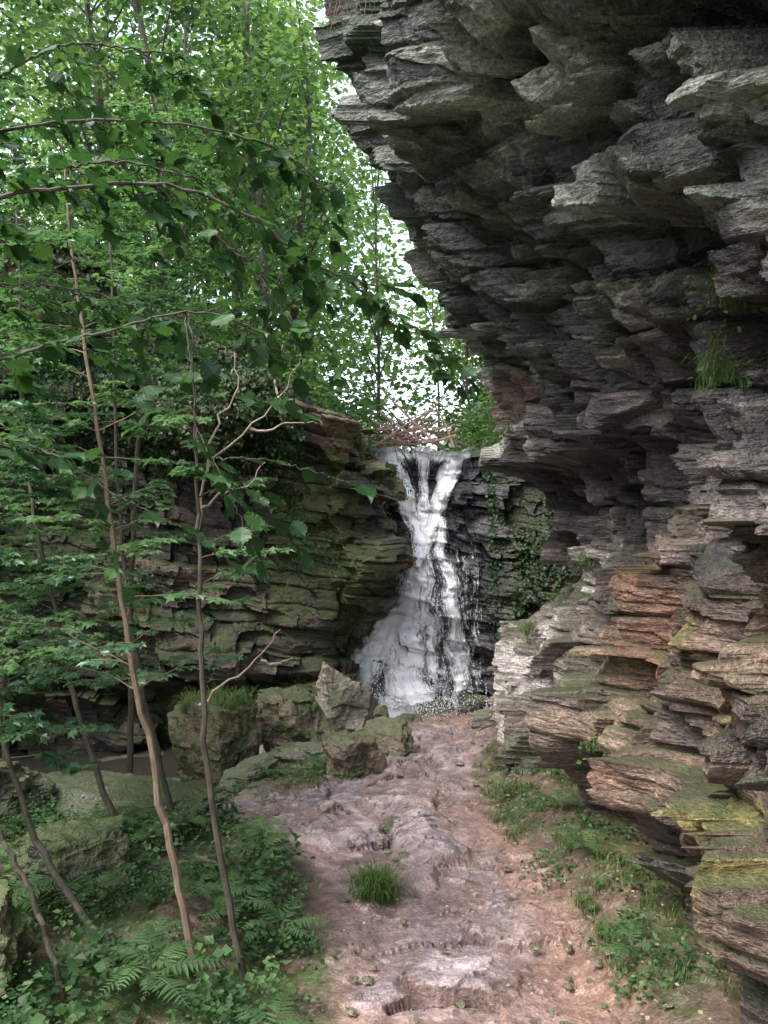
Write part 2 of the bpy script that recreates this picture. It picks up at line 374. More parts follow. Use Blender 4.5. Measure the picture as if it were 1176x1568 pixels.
c = mixc(c, (.085, .07, .068), sm(-ZZ, 2.0, 2.5)*(1-sm(yl, 7, 9))*.75)  # shade of the undercut at the near foot, painted in by darkening
c = c*(.7+.45*joint[..., None])
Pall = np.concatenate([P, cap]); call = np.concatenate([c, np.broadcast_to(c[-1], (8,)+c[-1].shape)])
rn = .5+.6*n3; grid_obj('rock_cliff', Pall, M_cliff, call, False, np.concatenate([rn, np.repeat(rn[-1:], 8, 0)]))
CL = dict(P=P, yl=yl)

# ------------------------------------------------------------------ left gorge wall
C0 = np.array([(-.05, 19.5), (-.05, 17.2), (-.2, 16.1), (-1.0, 15.45), (-3.5, 15.0), (-6.5, 14.4), (-9, 12.6), (-11, 9), (-13, 4), (-15, -6)])
cc = spline(np.c_[C0, 0*C0[:, 0]], 900)[:, :2]
seg = np.r_[0, np.cumsum(np.hypot(*np.diff(cc, axis=0).T))]
lt = np.concatenate([np.linspace(0, 11, 440)[:-1], np.linspace(11, seg[-1], 120)])
CX = np.interp(lt, seg, cc[:, 0]); CY = np.interp(lt, seg, cc[:, 1])
tx = np.gradient(CX, lt); ty = np.gradient(CY, lt)
k = np.ones(15)/15
tx = np.convolve(np.pad(tx, 7, 'edge'), k, 'valid'); ty = np.convolve(np.pad(ty, 7, 'edge'), k, 'valid')
NXv, NYv = -ty, tx
hl = np.hypot(NXv, NYv); NXv /= hl; NYv /= hl
if NYv[250] > 0: NXv, NYv = -NXv, -NYv
ztop = np.clip(1.75+.62*np.maximum(0, -CX-.8), 0, 9)
vv = np.linspace(0, 1, 350)[:, None]
Zl = -5+vv*(ztop[None]+5)
Ll = lt[None]+0*Zl
cornerw = (1-sm(lt, 3.4, 5.2))[None]
po = np.interp(Zl, [-5, -3.5, -2.8, -2.2, -1.5, .3, .9, 1.3, 3], [-.6, -.6, -.5, 0, .32, .28, -.1, -.35, -.4])
pf = np.interp(Zl, [-5, -4.2, -3.6, -3.0, -2.4, -1.5, .3, 1.0, 1.6, 2.2, 4], [.2, .3, .1, .9, .7, .35, .15, .2, .55, .45, 0])
O = po*cornerw+pf*(1-cornerw)
so, tone, joint = strata(Zl+.16*CX[None], Ll, 23, 1., (1.5, .75, .68), [(.42, 1.1, .3, .35), (.15, .6, .08, .25), (.06, .35, .022, .12)])
O = O+so*.9+.40*fbm(Ll*.6, Zl*.8, 0*Ll, 3, 70)+.06*fbm(Ll*3, Zl*4, 0*Ll, 4, 71)
P = np.stack([CX+O*NXv, CY+O*NYv, Zl+.06*fbm(Ll*1.5, Zl*1.6, 0*Ll, 3, 73)], -1)
capk = np.linspace(.15, 1, 8)[:, None, None]
inn = np.stack([CX-1.6*NXv, CY-1.6*NYv, ztop-.15], -1)
cap = P[-1][None]*(1-capk)+inn[None]*capk
n1 = fbm(Ll*.7, Zl*.9, 0*Ll, 4, 80); n2 = fbm(Ll*4, Zl*5, 0*Ll, 4, 81)
c = mixc(np.broadcast_to(np.array([.06, .048, .044]), Ll.shape+(3,)), (.165, .12, .10), sm(tone+.6*n2, -.02, .38))
c = mixc(c, (.26, .15, .11), sm(n1+.4*tone, .15, .4)*.6)
c = mixc(c, (.06, .09, .025), sm(fbm(Ll*.9, Zl*.6, 0*Ll, 4, 84)+.4*n2, .03, .25)*.8)
c = mixc(c, (.20, .23, .05), (sm(Zl, .2, .8)*cornerw*(1-sm(Zl, 1.5, 1.9)))*.7*sm(n2, -.3, .1))
Pall = np.concatenate([P, cap]); call = np.concatenate([c, np.broadcast_to(c[-1], (8,)+c[-1].shape)])
grid_obj('gorge_wall', Pall, M_wall, call, False, np.concatenate([.5+.6*n1, np.full((8, n1.shape[1]), .5)]))
LW = P

# ------------------------------------------------------------------ waterfall rock face and water
xw = np.linspace(-2.2, 5.6, 440); zw = np.linspace(-4.9, 1.42, 420)
XW, ZW = np.meshgrid(xw, zw)
YB = 16.75+.26*(ZW+4.2)-.55*np.maximum(0, XW-2.2)-.35*np.exp(-((XW-1.2)/.6)**2)*sm(-ZW, .3, 2)+.45*np.exp(-((XW-.9)/.4)**2)*sm(ZW, -1, .5)
YB = YB-.35*sm(-ZW, 1.6, 3.6)*np.exp(-((XW-.2)/.9)**2)
so, tone, joint = strata(ZW+.12*XW, XW, 51, .8, (1.0, .5, .6))
YR = YB-so*.9-.12*fbm(XW*2, ZW*2.4, 0*XW, 4, 90)
YR = YR+.5*sm(ZW, 1.2, 1.42)
P = np.stack([XW+.05*fbm(XW*2, ZW*2, 0*XW, 3, 92), YR, ZW+.05*fbm(XW*2, ZW*2, 9+0*XW, 3, 92)*sm(1.4-ZW, 0, .3)+.22*fbm(XW*1.3, 0*XW, 0*XW, 3, 93)*sm(ZW, .8, 1.4)], -1)
back = np.linspace(.1, 1, 14)[:, None, None]
bk = np.stack([xw, np.full_like(xw, 24.), np.full_like(xw, 1.5)], -1)
cap = P[-1][None]*(1-back)+bk[None]*back
c = mixc(np.broadcast_to(np.array([.036, .034, .046]), XW.shape+(3,)), (.13, .115, .14), sm(tone+.5*fbm(XW*4, ZW*4, 0*XW, 3, 91), 0, .35))
c = mixc(c, (.06, .07, .03), sm(XW, 2.2, 3)*.6)
Pall = np.concatenate([P, cap]); call = np.concatenate([c, np.broadcast_to(np.array([.14, .12, .10]), (14,)+c[-1].shape)])
grid_obj('waterfall_rock_face', Pall, M_wet, call)

YS = YR.copy()
for _ in range(14):
    YS = (YS+np.roll(YS, 1, 0)+np.roll(YS, -1, 0)+np.roll(YS, 1, 1)+np.roll(YS, -1, 1))/5
YS = np.minimum(YS, YR+.02)-.05
streams = [([1.42, .9, .3, -.2, -.65, -1.95, -2.6, -3.2, -3.9], [-.05, .25, .55, .72, .84, .52, .15, -.25, -.75], [.38, .30, .27, .27, .28, .34, .48, .52, .45], 1.),
           ([1.42, .6, 0, -.65], [1.75, 1.45, 1.15, .92], [.28, .22, .20, .20], .95),
           ([1.42, .8, .2, -.65], [.95, .98, .93, .87], [.26, .18, .18, .2], .85),
           ([-.8, -1.5, -2.0, -2.6, -3.4, -4.4], [.80, .62, .56, .50, .52, .56], [.24, .28, .34, .44, .58, .72], 1.05),
           ([.3, -.6, -1.2, -2.2, -3.2, -4.4], [1.15, 1.25, 1.38, 1.5, 1.62, 1.7], [.15, .18, .20, .26, .36, .45], .70),
           ([-.8, -2.2, -3.2, -4.4], [.95, 1.0, 1.08, 1.15], [.18, .30, .42, .55], .66),
           ([-2.7, -3.3, -4.4], [-.35, -.6, -.7], [.4, .5, .55], .85)]
dens = np.zeros_like(XW); flow = XW*1.0
for q_, (zz, xx, ww, s_) in enumerate(streams):
    o = np.argsort(zz); zz = np.array(zz)[o]; xx = np.array(xx)[o]; ww = np.array(ww)[o]
    cx = np.interp(ZW, zz, xx); w = np.interp(ZW, zz, ww)
    inside = sm(ZW, zz[0]-.3, zz[0]+.2)*(1-sm(ZW, zz[-1]+.0, zz[-1]+.3))
    if zz[0] < -4: inside = 1-sm(ZW, zz[-1]-.3, zz[-1]+.3)
    if zz[-1] > 1.3: inside = sm(ZW, zz[0]-.3, zz[0]+.2) if zz[0] > -4 else 1
    u = (XW-cx+.14*fbm(XW*1.5, ZW*2, 0*XW, 3, 95))/w
    d_ = s_*np.exp(-np.abs(u)**2)*inside
    flow = np.where(d_ > np.maximum(dens, .12), u*.25+q_*3.3, flow)
    dens = np.maximum(dens, d_)
dens = np.maximum(dens, .60*sm(ZW, 1.0, 1.3)*sm(XW, -.45, -.15)*(1-sm(XW, 1.95, 2.2)))
dens = np.maximum(dens, .36*sm(XW-.1-.15*ZW, -.8, .0)*(1-sm(XW, 2.0, 2.4))*sm(-ZW, -.3, 1.5))
dens = dens*(.88+.3*fbm(XW*2.5, ZW*1.2, 0*XW, 3, 99))
sel_c = (xw > -1.7) & (xw < 2.6)
Pw = np.stack([XW, YS-.14*dens*(.5+.5*vn(flow*16, ZW*1.5, 0*XW, 97)), ZW+.22*fbm(XW*1.3, 0*XW, 0*XW, 3, 93)*sm(ZW, .8, 1.4)], -1)[:, sel_c]
dw = dens[:, sel_c]; fw = flow[:, sel_c]
lipn = 6
lip = np.stack([Pw[-1]+np.array([0, .25*i, .02]) for i in range(1, lipn)])
Pw = np.concatenate([Pw, lip]); dw = np.concatenate([dw, np.repeat(dw[-1:]*.6, lipn-1, 0)]); fw = np.concatenate([fw, np.repeat(fw[-1:], lipn-1, 0)])
fc = np.stack([fw, Pw[..., 2], 0*fw], -1)
t = NT('falling_water')
den = t.attr('rnd').outputs['Fac']
def fm(sc):
    mp = t.n('ShaderNodeMapping'); mp.inputs['Scale'].default_value = sc; t.l(t.attr('col').outputs['Vector'], mp.inputs[0]); return mp.outputs[0]
nz = t.noise(1, 5, .75, fm((13, 1.8, 1)), .8); nz2 = t.noise(1, 4, .75, t.pos((26, 26, 9)))
nn = t.math('ADD', t.math('MULTIPLY', nz, .6), t.math('MULTIPLY', nz2, .4))
al = t.math('ADD', t.math('MULTIPLY', den, 1.15), t.math('MULTIPLY', t.math('SUBTRACT', nn, .5), 2.5))
al = t.math('MULTIPLY', t.math('SUBTRACT', al, .34), 2.2, True)
al = t.math('MULTIPLY', al, t.math('MULTIPLY', den, 5, True))
bs = t.n('ShaderNodeBsdfPrincipled'); bs.inputs['Roughness'].default_value = .4
t.l(t.ramp(nn, [(.38, (.72, .77, .84)), (.48, (.94, .95, .97)), (.6, (.98, .98, .98))]), bs.inputs['Base Color'])
t.l(t.bump(nn, .3, .03), bs.inputs['Normal'])
tp = t.n('ShaderNodeBsdfTransparent'); ms = t.n('ShaderNodeMixShader')
t.l(al, ms.inputs[0]); t.l(tp.outputs[0], ms.inputs[1]); t.l(bs.outputs[0], ms.inputs[2]); t.l(ms.outputs[0], t.out.inputs[0])
grid_obj('waterfall', Pw, t.m, fc, True, dw)
# spray droplets at the foot
t = NT('spray_drop'); bs = t.n('ShaderNodeBsdfPrincipled'); bs.inputs['Base Color'].default_value = (.9, .93, .96, 1); bs.inputs['Roughness'].default_value = .2
t.l(bs.outputs[0], t.out.inputs[0])
OC = np.array([[1, 0, 0], [-1, 0, 0], [0, 1, 0], [0, -1, 0], [0, 0, 1], [0, 0, -1.]]); OF = np.array([[0, 2, 4], [2, 1, 4], [1, 3, 4], [3, 0, 4], [2, 0, 5], [1, 2, 5], [3, 1, 5], [0, 3, 5]])
n = 3200; px = np.where(R.uniform(size=n) < .7, .45+R.normal(size=n)*.55, .9+R.normal(size=n)*.8); pz = -4.25+np.abs(R.normal(size=n))*.38; pxr = np.clip(px, -1.3, 2.1)
py = 16.0-np.abs(R.normal(size=n))*.22
V = np.c_[pxr, py, pz][:, None]+OC[None]*R.uniform(.004, .013, (n, 1, 1))
b = B(); b.add(V.reshape(-1, 3), (OF[None]+(np.arange(n)*6)[:, None, None]).reshape(-1, 3)); b.obj('water_spray', [t.m])

# pool and stream
gx, gy = np.meshgrid(np.linspace(-10, 1.6, 160), np.linspace(10.8, 17.2, 120))
foam = np.exp(-(np.maximum(0, 16.3-gy)/.6)**2)*sm(gx, -1.5, -.6)
t = NT('stream_water')
bs = t.n('ShaderNodeBsdfPrincipled')
f = t.math('MULTIPLY', t.math('SUBTRACT', t.math('ADD', t.attr('rnd').outputs['Fac'], t.noise(9, 5)), .8), 4, True)
t.l(t.mix(f, (.05, .045, .035), (.8, .84, .88)), bs.inputs['Base Color'])
t.l(t.bump(t.noise(7, 4), .35, .03), bs.inputs['Normal']); t.l(t.math('ADD', t.math('MULTIPLY', f, .4), .06), bs.inputs['Roughness'])
t.l(bs.outputs[0], t.out.inputs[0])
grid_obj('stream_water', np.stack([gx, gy, -4.34+foam*.16*vn(gx*6, gy*6, 0*gx, 3)-.06*sm(-gx, 1.5, 3)], -1), t.m, None, True, foam)

# ------------------------------------------------------------------ boulders
import bmesh
bm = bmesh.new(); bmesh.ops.create_icosphere(bm, subdivisions=6, radius=1)
ICO = np.array([v.co[:] for v in bm.verts]); ICF = np.array([[v.index for v in f.verts] for f in bm.faces]); bm.free()
bm = bmesh.new(); bmesh.ops.create_icosphere(bm, subdivisions=2, radius=1)
IC2 = np.array([v.co[:] for v in bm.verts]); IF2 = np.array([[v.index for v in f.verts] for f in bm.faces]); bm.free()
def boulder_shape(I, size, seed, npl=11):
    r = np.random.default_rng(seed)
    n = nrmz(r.normal(size=(npl, 3))); n = np.vstack([n, [[0, 0, 1], [0, -.96, .25], [.9, -.3, .1], [-.95, -.2, .1], [0, 1, 0], [0, 0, -1]]])
    n[-6:] = nrmz(n[-6:]+.25*r.normal(size=(6, 3)))
    h = np.r_[r.uniform(.74, 1.0, npl), [.62, .8, .85, .85, .85, .8]]
    dp = I@n.T; rr = np.where(dp > .05, h[None]/np.maximum(dp, .05), 9).min(1)
    P = I*rr[:, None]
    if len(I) > 1000:
        q = P[:, 2]*4.2+.8*fbm(*(P*1.3+seed).T, 2, seed); i = np.floor(q)
        j = np.floor((P[:, 0]+P[:, 1]*.7)*1.8+hsh(i, 0*i+seed)*5)
        P = P+nrmz(I*np.array([1, 1, .1]))*(.13*(hsh(i, j, 0*i+seed)-.5))[:, None]
    P = P+I*(.18*fbm(*(P*2.2+seed*3.7).T, 4, seed))[:, None]+I*(.06*fbm(*(P*np.array([6, 6, 10])+seed).T, 4, seed+4))[:, None]
    return P*np.array(size)
def boulder(name, loc, size, seed, col=(.2, .18, .16), rot=0, tilt=0, moss=.4):
    P = boulder_shape(ICO, size, seed)
    c, s = math.cos(rot), math.sin(rot); P = P@np.array([[c, s, 0], [-s, c, 0], [0, 0, 1]])
    c, s = math.cos(tilt), math.sin(tilt); P = P@np.array([[c, 0, -s], [0, 1, 0], [s, 0, c]])
    P = P+np.array(loc); col = np.array(col)
    n = fbm(*(P*2.5).T, 4, seed+9); n2 = fbm(*(P*7).T, 3, seed+10)
    cc = mixc(np.broadcast_to(col, P.shape), col*.35, sm(n, -.15, .35))
    cc = mixc(cc, (.08, .11, .032), sm(n2+n*.5+moss-.5, .0, .35)*.8)
    b = B(); b.add(P, ICF); return b.obj(name, [M_boul], False, cc)
def gz(x, y): return float(G(x, y))
def bo(x, y, sx, sy, sz, seed, h=.35, **k):
    return boulder('boulder', (x, y, gz(x, y)+sz*h), (sx, sy, sz), seed, **k)
bo(-.78, 13.6, .66, .6, .86, 1, .64, col=(.38, .33, .27), rot=.3, moss=.2, tilt=.08)
bo(-1.65, 13.2, .64, .55, .80, 2, .6, col=(.24, .19, .14), rot=-.4, moss=.45)
bo(-2.6, 12.2, .72, .6, .98, 3, .75, col=(.19, .15, .10), rot=.2, moss=.55)
bo(-.45, 11.2, .46, .4, .46, 4, .5, col=(.31, .235, .18), rot=.5, moss=.25)
bo(.05, 12.6, .44, .35, .36, 5, .5, col=(.26, .20, .155), rot=-.3, moss=.3)
bo(-1.1, 12.0, .75, .5, .25, 6, .4, col=(.28, .24, .22), rot=.1, moss=.35)
bo(-1.9, 11.0, .5, .4, .22, 7, .4, col=(.28, .26, .24), rot=.9, moss=.3)
bo(-4.1, 10.3, .85, .6, .42, 8, .5, col=(.24, .22, .19), rot=.5, moss=.5)
bo(-5.2, 11.2, .9, .6, .4, 9, .5, col=(.22, .19, .17), rot=-.3, moss=.45)
bo(-3.2, 9.2, .8, .55, .42, 10, .45, col=(.25, .24, .21), rot=.3, moss=.45)
bo(-2.3, 8.4, .6, .5, .32, 24, .4, col=(.25, .24, .21), rot=1.3, moss=.45)
bo(-4.6, 8.6, .8, .8, .6, 11, .4, col=(.2, .18, .15), rot=1.3, moss=.55)
bo(-2.75, 4.75, .55, .5, .5, 12, .25, col=(.18, .16, .10), rot=.3, moss=.75)
bo(-2.6, 6.4, .5, .4, .4, 25, .5, col=(.2, .18, .14), rot=.7, moss=.6)
bo(-3.6, 12.9, .5, .4, .3, 13, .5, col=(.36, .28, .26), rot=.3, moss=.1)
bo(-5.2, 12.9, 1.0, .6, .3, 14, .55, col=(.32, .25, .23), rot=.1, moss=.05)
bo(-7, 12.6, 1.1, .7, .35, 15, .6, col=(.30, .23, .21), rot=-.2, moss=.1)
bo(-4.3, 13.5, 1.0, .5, .3, 26, .6, col=(.30, .23, .21), rot=.2, moss=.05)
bo(1.0, 16.1, .4, .3, .25, 16, .3, col=(.13, .11, .12), moss=.0)
bo(1.9, 16.2, .45, .35, .32, 17, .5, col=(.12, .10, .11), rot=.6, moss=.1)
bo(-.6, 16.2, .4, .3, .3, 27, .3, col=(.12, .10, .11), rot=.6, moss=.1)
bo(.5, 15.0, .26, .22, .18, 18, .4, col=(.28, .22, .20), rot=.6, moss=.0)
bo(2.0, 14.6, .4, .3, .28, 19, .4, col=(.30, .25, .22), rot=.2, moss=.2)
bo(-.15, 14.7, .3, .3, .3, 20, .4, col=(.22, .19, .16), rot=.2, moss=.3)
bo(.32, 7.6, .26, .2, .12, 21, .25, col=(.27, .2, .18), rot=.4, moss=.05)
bo(.1, 8.6, .2, .15, .10, 28, .25, col=(.25, .19, .17), rot=1.4, moss=.05)
b = B(); cl = []
for i in range(420):
    y = R.uniform(4.3, 16); x = R.uniform(pl(y)-.3, prt(y)+.15) if i < 320 else R.uniform(-7, -1.2)
    if i >= 320: y = R.uniform(9.8, 13.8)
    s = R.uniform(.008, .042)*(1 if i < 320 else 3)
    P = boulder_shape(IC2, (s*R.uniform(.8, 1.8), s, s*.55), i+100, 6)
    a = R.uniform(0, 6.3); c_, s_ = math.cos(a), math.sin(a); P = P@np.array([[c_, s_, 0], [-s_, c_, 0], [0, 0, 1]])
    b.add(P+np.array([x, y, gz(x, y)+.03]), IF2); cl.append(np.broadcast_to(np.array([.28, .21, .195])*R.uniform(.6, 1.3), P.shape))
b.obj('loose_stones', [M_boul], False, np.concatenate(cl))

# ------------------------------------------------------------------ foliage helpers
def clump(b, c, rad, n, size, mat, tone, tm=T_SM, r=R):
    q = r.normal(size=(n, 3)); q = q/np.maximum(1, np.linalg.norm(q, axis=1, keepdims=True)/1.7)
    p = np.asarray(c)+q*np.asarray(rad)
    nn = np.array([0, 0, 1.])+.55*r.normal(size=(n, 3))
    d = q*np.array([1, 1, .2])+.8*r.normal(size=(n, 3))*np.array([1, 1, .4])+np.array([0, 0, -.25])
    leaves(b, p, d, nn, size*r.uniform(.6, 1.3, n), tm, mat, np.clip(tone+.16*r.normal(size=n), 0, 1))
def tree(name, x, y, h, cr, ncl, nl, ls, tone, seed, lean=(0, 0), low=.25, trunk=.13, mat=None, bark=None, z0=None):
    r = np.random.default_rng(seed); b = B()
    z = gz(x, y)-.2 if z0 is None else z0
    tp = np.array([[x, y, z], [x+lean[0]*.3+r.normal()*.15, y+lean[1]*.3, z+h*.35], [x+lean[0]*.7+r.normal()*.2, y+lean[1]*.7, z+h*.7], [x+lean[0], y+lean[1], z+h]])
    T = spline(tp, 14); tube(b, T, np.linspace(trunk, .02, 14), 7, 0)
    for i in range(ncl):
        u = r.uniform(low, 1.02); k = min(13, int(u*13)); base = T[max(1, k-2)]
        a = r.uniform(0, 2*np.pi); rr = cr*(r.uniform(.15, 1)**.6)*math.sin(math.pi*min(1, .18+.78*(u-low)/(1.04-low)))
        c = T[k]+np.array([math.cos(a)*rr, math.sin(a)*rr, r.normal()*.35])
        if i % 2 == 0:
            m = (base+c)/2+np.array([0, 0, .25*rr*.5])
            tube(b, spline([base, m, c], 6), np.linspace(.035, .008, 6), 4, 0)
        f = r.uniform(.5, 1.2)
        clump(b, c, (f*.62, f*.62, f*.22), int(nl*f*f), ls, 1, tone+r.normal()*.22, T_SM, r)
    return b.obj(name, [bark or BK_tree, mat or LM_bg])
specs = [(-2.6, 17.2, 9, 1.9, .45), (-5, 17.2, 11, 2.4, .45), (-7.2, 19, 12, 2.8, .4), (-9.5, 16, 12, 3.0, .35), (-4, 21, 12, 2.8, .65), (-2.3, 20.5, 11, 1.8, .7),
         (-11.5, 20, 13, 3.2, .55), (-3.2, 25, 13, 2.8, .75), (-6.5, 25, 14, 3.4, .65), (-10, 28, 15, 4, .6),
         (-2.8, 31, 15, 2.8, .8), (-6.5, 34, 16, 4, .7), (4.6, 22, 7, 2.2, .65), (3.6, 26, 8, 2.2, .75)]
for i, (x, y, h, cr, tn) in enumerate(specs):
    tree('deciduous_tree', x, y, h, cr, int(28+cr*16), 80, .16 if y < 24 else .21, tn, 200+i, lean=(R.uniform(-.6, .6), R.uniform(-1.2, .2)), low=.18)
b = B()
for i in range(300):
    y = R.uniform(34, 60); x = R.uniform(-.5, .3)*y
    g = gz(x, y); hh = R.uniform(.5, 13)
    gap = abs(x/y-.035)
    if gap < .03 and hh+g > .07*y:
        if R.uniform() < .85: continue
    clump(b, (x, y, g+hh), (1.8, 1.8, .9), 90, .4, 0, .7+R.normal()*.15)
b.obj('distant_woodland', [LM_bg])
tree('birch_tree', -.2, 27, 13, 1.5, 34, 40, .16, .8, 400, lean=(.5, -1), low=.2, trunk=.07)
tree('birch_tree', 2.9, 24, 6, 1.3, 26, 45, .15, .75, 401, lean=(-.6, 0), low=.1, trunk=.05)
tree('birch_tree', 2.3, 33, 10, 1.6, 14, 30, .2, .8, 402, low=.2, trunk=.06)
b = B()
for i in range(620):
    if i < 400:
        x = -R.uniform(0, 1)**.8*13-.5; y = float(np.interp(x, WX, WY))+R.uniform(-.7, 7)*R.uniform(.2, 1)
    elif i < 520:
        x = R.uniform(1.9, 5.5); y = max(18.5, float(np.interp(x, WX, WY)))+R.uniform(-.2, 6)
    else:
        y = R.uniform(21, 34); x = .7+.035*(y-18)-R.uniform(1.0, 6)
    zt = max(gz(x, y), 1.5) if i < 400 else gz(x, y)
    f = R.uniform(.5, 1.1)*(1 if i < 520 else 1.6)
    clump(b, (x, y, zt+R.uniform(-.1, 1.4)), (.5*f, .45*f, .25*f), int(70*f), .11*(1 if i < 520 else 1.4), 0, .55+R.normal()*.27)
b.obj('bank_shrubs', [LM_bg])
# ivy on walls
b = B()
def ivy_on(P, n, test, size=.075, tone=.45, spread=.05):
    nr, nc = P.shape[:2]; k = 0; pts = []
    while k < n:
        i = R.integers(1, nr-1, 4000); j = R.integers(1, nc-1, 4000)
        q = P[i, j]; ok = test(q); q = q[ok]; nn = np.cross(P[i, j+1]-P[i, j-1], P[i+1, j]-P[i-1, j])[ok]
        pts.append((q, nn)); k += len(q)
        if len(pts) > 60: break
    q = np.concatenate([a for a, _ in pts])[:n]; nn = nrmz(np.concatenate([a for _, a in pts])[:n])
    s = np.sign((nn*(np.array([0, 0, 0])-q)).sum(1))[:, None]; nn = nn*s
    m = len(q); q = q+nn*R.uniform(.0, spread, (m, 1))
    d = np.array([0, 0, -1.])+.6*R.normal(size=(m, 3))
    leaves(b, q, d, nn+np.array([0, 0, .5])+.4*R.normal(size=(m, 3)), size*R.uniform(.6, 1.3, m), T_SM, 0, np.clip(tone+.2*R.normal(size=m), 0, 1))
ivy_on(LW, 13000, lambda q: (q[:, 0] < -1.6) & (q[:, 0] > -12) & (q[:, 2]+.8*fbm(q[:, 0]*.8, q[:, 1], q[:, 2]*.5, 3, 5) > .9), .09, .45, .25)
ivy_on(LW, 6500, lambda q: (q[:, 2] > -3.2) & (q[:, 0] < .8) & (q[:, 0] > -12) & (fbm(q[:, 0]*1.1, q[:, 1], q[:, 2]*.5, 4, 6) > .22), .05, .75, .12)
WR = np.stack([XW, YR, ZW], -1)
ivy_on(WR, 4200, lambda q: (q[:, 0] > 2.35) & (fbm(q[:, 0]*1.6, q[:, 1], q[:, 2]*.4, 3, 7) > .0) & (q[:, 2] > -2.6), .08, .5, .15)
b.obj('ivy', [LM_ivy])

# ------------------------------------------------------------------ saplings
def spray(b, p, d, Ln, ls, mat_l, tone, r, tm=T_LOBE, rad=.006, sub=5, flat=True):
    d = nrmz(np.asarray(d, float)); n = 7
    pts = [np.asarray(p, float)]; dd = d.copy()
    for i in range(n): dd = nrmz(dd+r.normal(size=3)*.12+np.array([0, 0, -.06])); pts.append(pts[-1]+dd*Ln/n)
    pts = np.array(pts); tube(b, pts, np.linspace(rad, rad*.3, n+1), 4, 0)
    side = nrmz(np.cross(d, [0, 0, 1.])); LP = []; LD = []
    for j in range(sub):
        k = 2+j*(n-1)/sub; i = min(n-1, int(k)); q = pts[i]+(pts[i+1]-pts[i])*(k-i)
        sd = side*(1 if j % 2 else -1)+d*.7+r.normal(size=3)*.15; sd[2] *= .5; sd = nrmz(sd)
        sl = Ln*r.uniform(.25, .45)*(1-.4*j/sub)
        e = q+sd*sl+np.array([0, 0, -.1*sl]); tube(b, [q, (q+e)/2+[0, 0, .03*sl], e], [rad*.5, rad*.35, rad*.2], 3, 0)
        m = max(3, int(sl/(ls*.6)))
        s2 = nrmz(np.cross(sd, [0, 0, 1.]))
        for a in range(m):
            f = (a+1)/m
            for sg in (-1, 1):
                LP.append(q+(e-q)*f); LD.append(s2*sg+sd*.5+r.normal(size=3)*.25)
        LP.append(e); LD.append(sd)
    for a in range(5):
        for sg in (-1, 1): LP.append(pts[3+min(a, 4)]); LD.append(side*sg+d*.5+r.normal(size=3)*.3)
    LP = np.array(LP); LD = np.array(LD); LD[:, 2] = LD[:, 2]*.6-.22; m = len(LP)
    leaves(b, LP, LD, np.array([0, 0, 1.])+.35*r.normal(size=(m, 3)), ls*r.uniform(.7, 1.25, m), tm, mat_l, np.clip(tone+.14*r.normal(size=m), 0, 1))
def sapling(name, pts, r0, r1, nsp, Ln, ls, bark, tone, seed, lo=.35, mat=LM_sap):
    r = np.random.default_rng(seed); b = B(); T = spline(pts, 40); T[1:-1] += r.normal(size=(38, 3))*.008
    tube(b, T, np.linspace(r0, r1, 40), 8, 0)
    for i in range(nsp):
        u = lo+(1-lo)*(i+r.uniform(0, 1))/nsp; k = min(39, int(u*39)); a = r.uniform(0, 2*np.pi)
        d = np.array([math.cos(a), math.sin(a)*.8, r.uniform(.1, .5)]); L_ = Ln*r.uniform(.5, 1.1)*(1.15-.5*u)
        spray(b, T[k], d, L_, ls, 1, tone+r.normal()*.18, r)
    return b.obj(name, [bark, mat])
sapling('sapling_tree', [(-1.24, 5.2, -3.2), (-1.5, 5.35, -2.2), (-1.84, 5.6, -1.02), (-2.1, 5.8, .3), (-2.4, 6.0, 1.84), (-2.55, 6.1, 3.0)], .030, .009, 42, 1.05, .078, BK_cop, .6, 1, .36)
sapling('sapling_tree', [(-.95, 5.3, -3.25), (-1.22, 5.4, -1.9), (-1.3, 5.5, -.9), (-1.34, 5.6, -.08), (-1.40, 5.7, .8), (-1.46, 5.8, 1.5)], .027, .007, 10, .6, .078, BK_dark, .6, 2, .45)
sapling('sapling_tree', [(-1.69, 5.3, -3.2), (-2.27, 5.4, -2.58), (-2.73, 5.6, -1.73), (-2.95, 5.8, -.6), (-3.1, 6, 1.2)], .028, .010, 26, .85, .078, BK_dark, .6, 3, .45)
sapling('sapling_tree', [(-1.86, 4.7, -3.3), (-2.14, 4.8, -2.5), (-2.43, 4.9, -2.05), (-2.8, 5, -1.5), (-3, 5.1, -.6)], .020, .009, 8, .5, .07, BK_dark, .5, 4, .7)
sapling('sapling_tree', [(-2.46, 7.5, -3.4), (-2.9, 7.6, -2.3), (-3.3, 7.8, -1.1), (-3.7, 8, .6), (-3.9, 8.2, 3.2)], .035, .012, 42, 1.2, .088, BK_dark, .65, 5, .38)
sapling('sapling_tree', [(-2.08, 8, -3.6), (-2.5, 8, -1.8), (-2.75, 8.1, -.3), (-2.9, 8.3, 1.6), (-3.0, 8.5, 3.4)], .032, .012, 26, 1.0, .088, BK_dark, .65, 6, .45)
sapling('sapling_tree', [(-4.6, 9.5, -4), (-4.7, 9.5, -1.8), (-4.9, 9.6, 1), (-5.0, 9.8, 4.2), (-5, 10, 6)], .05, .012, 46, 1.6, .10, BK_dark, .7, 7, .32)
sapling('sapling_tree', [(-3.6, 11, -4), (-3.6, 11, -1.2), (-3.5, 11.1, 1.4), (-3.3, 11.3, 4.2), (-3.2, 11.5, 6.4)], .05, .012, 32, 1.4, .10, BK_dark, .75, 8, .5)
b = B()
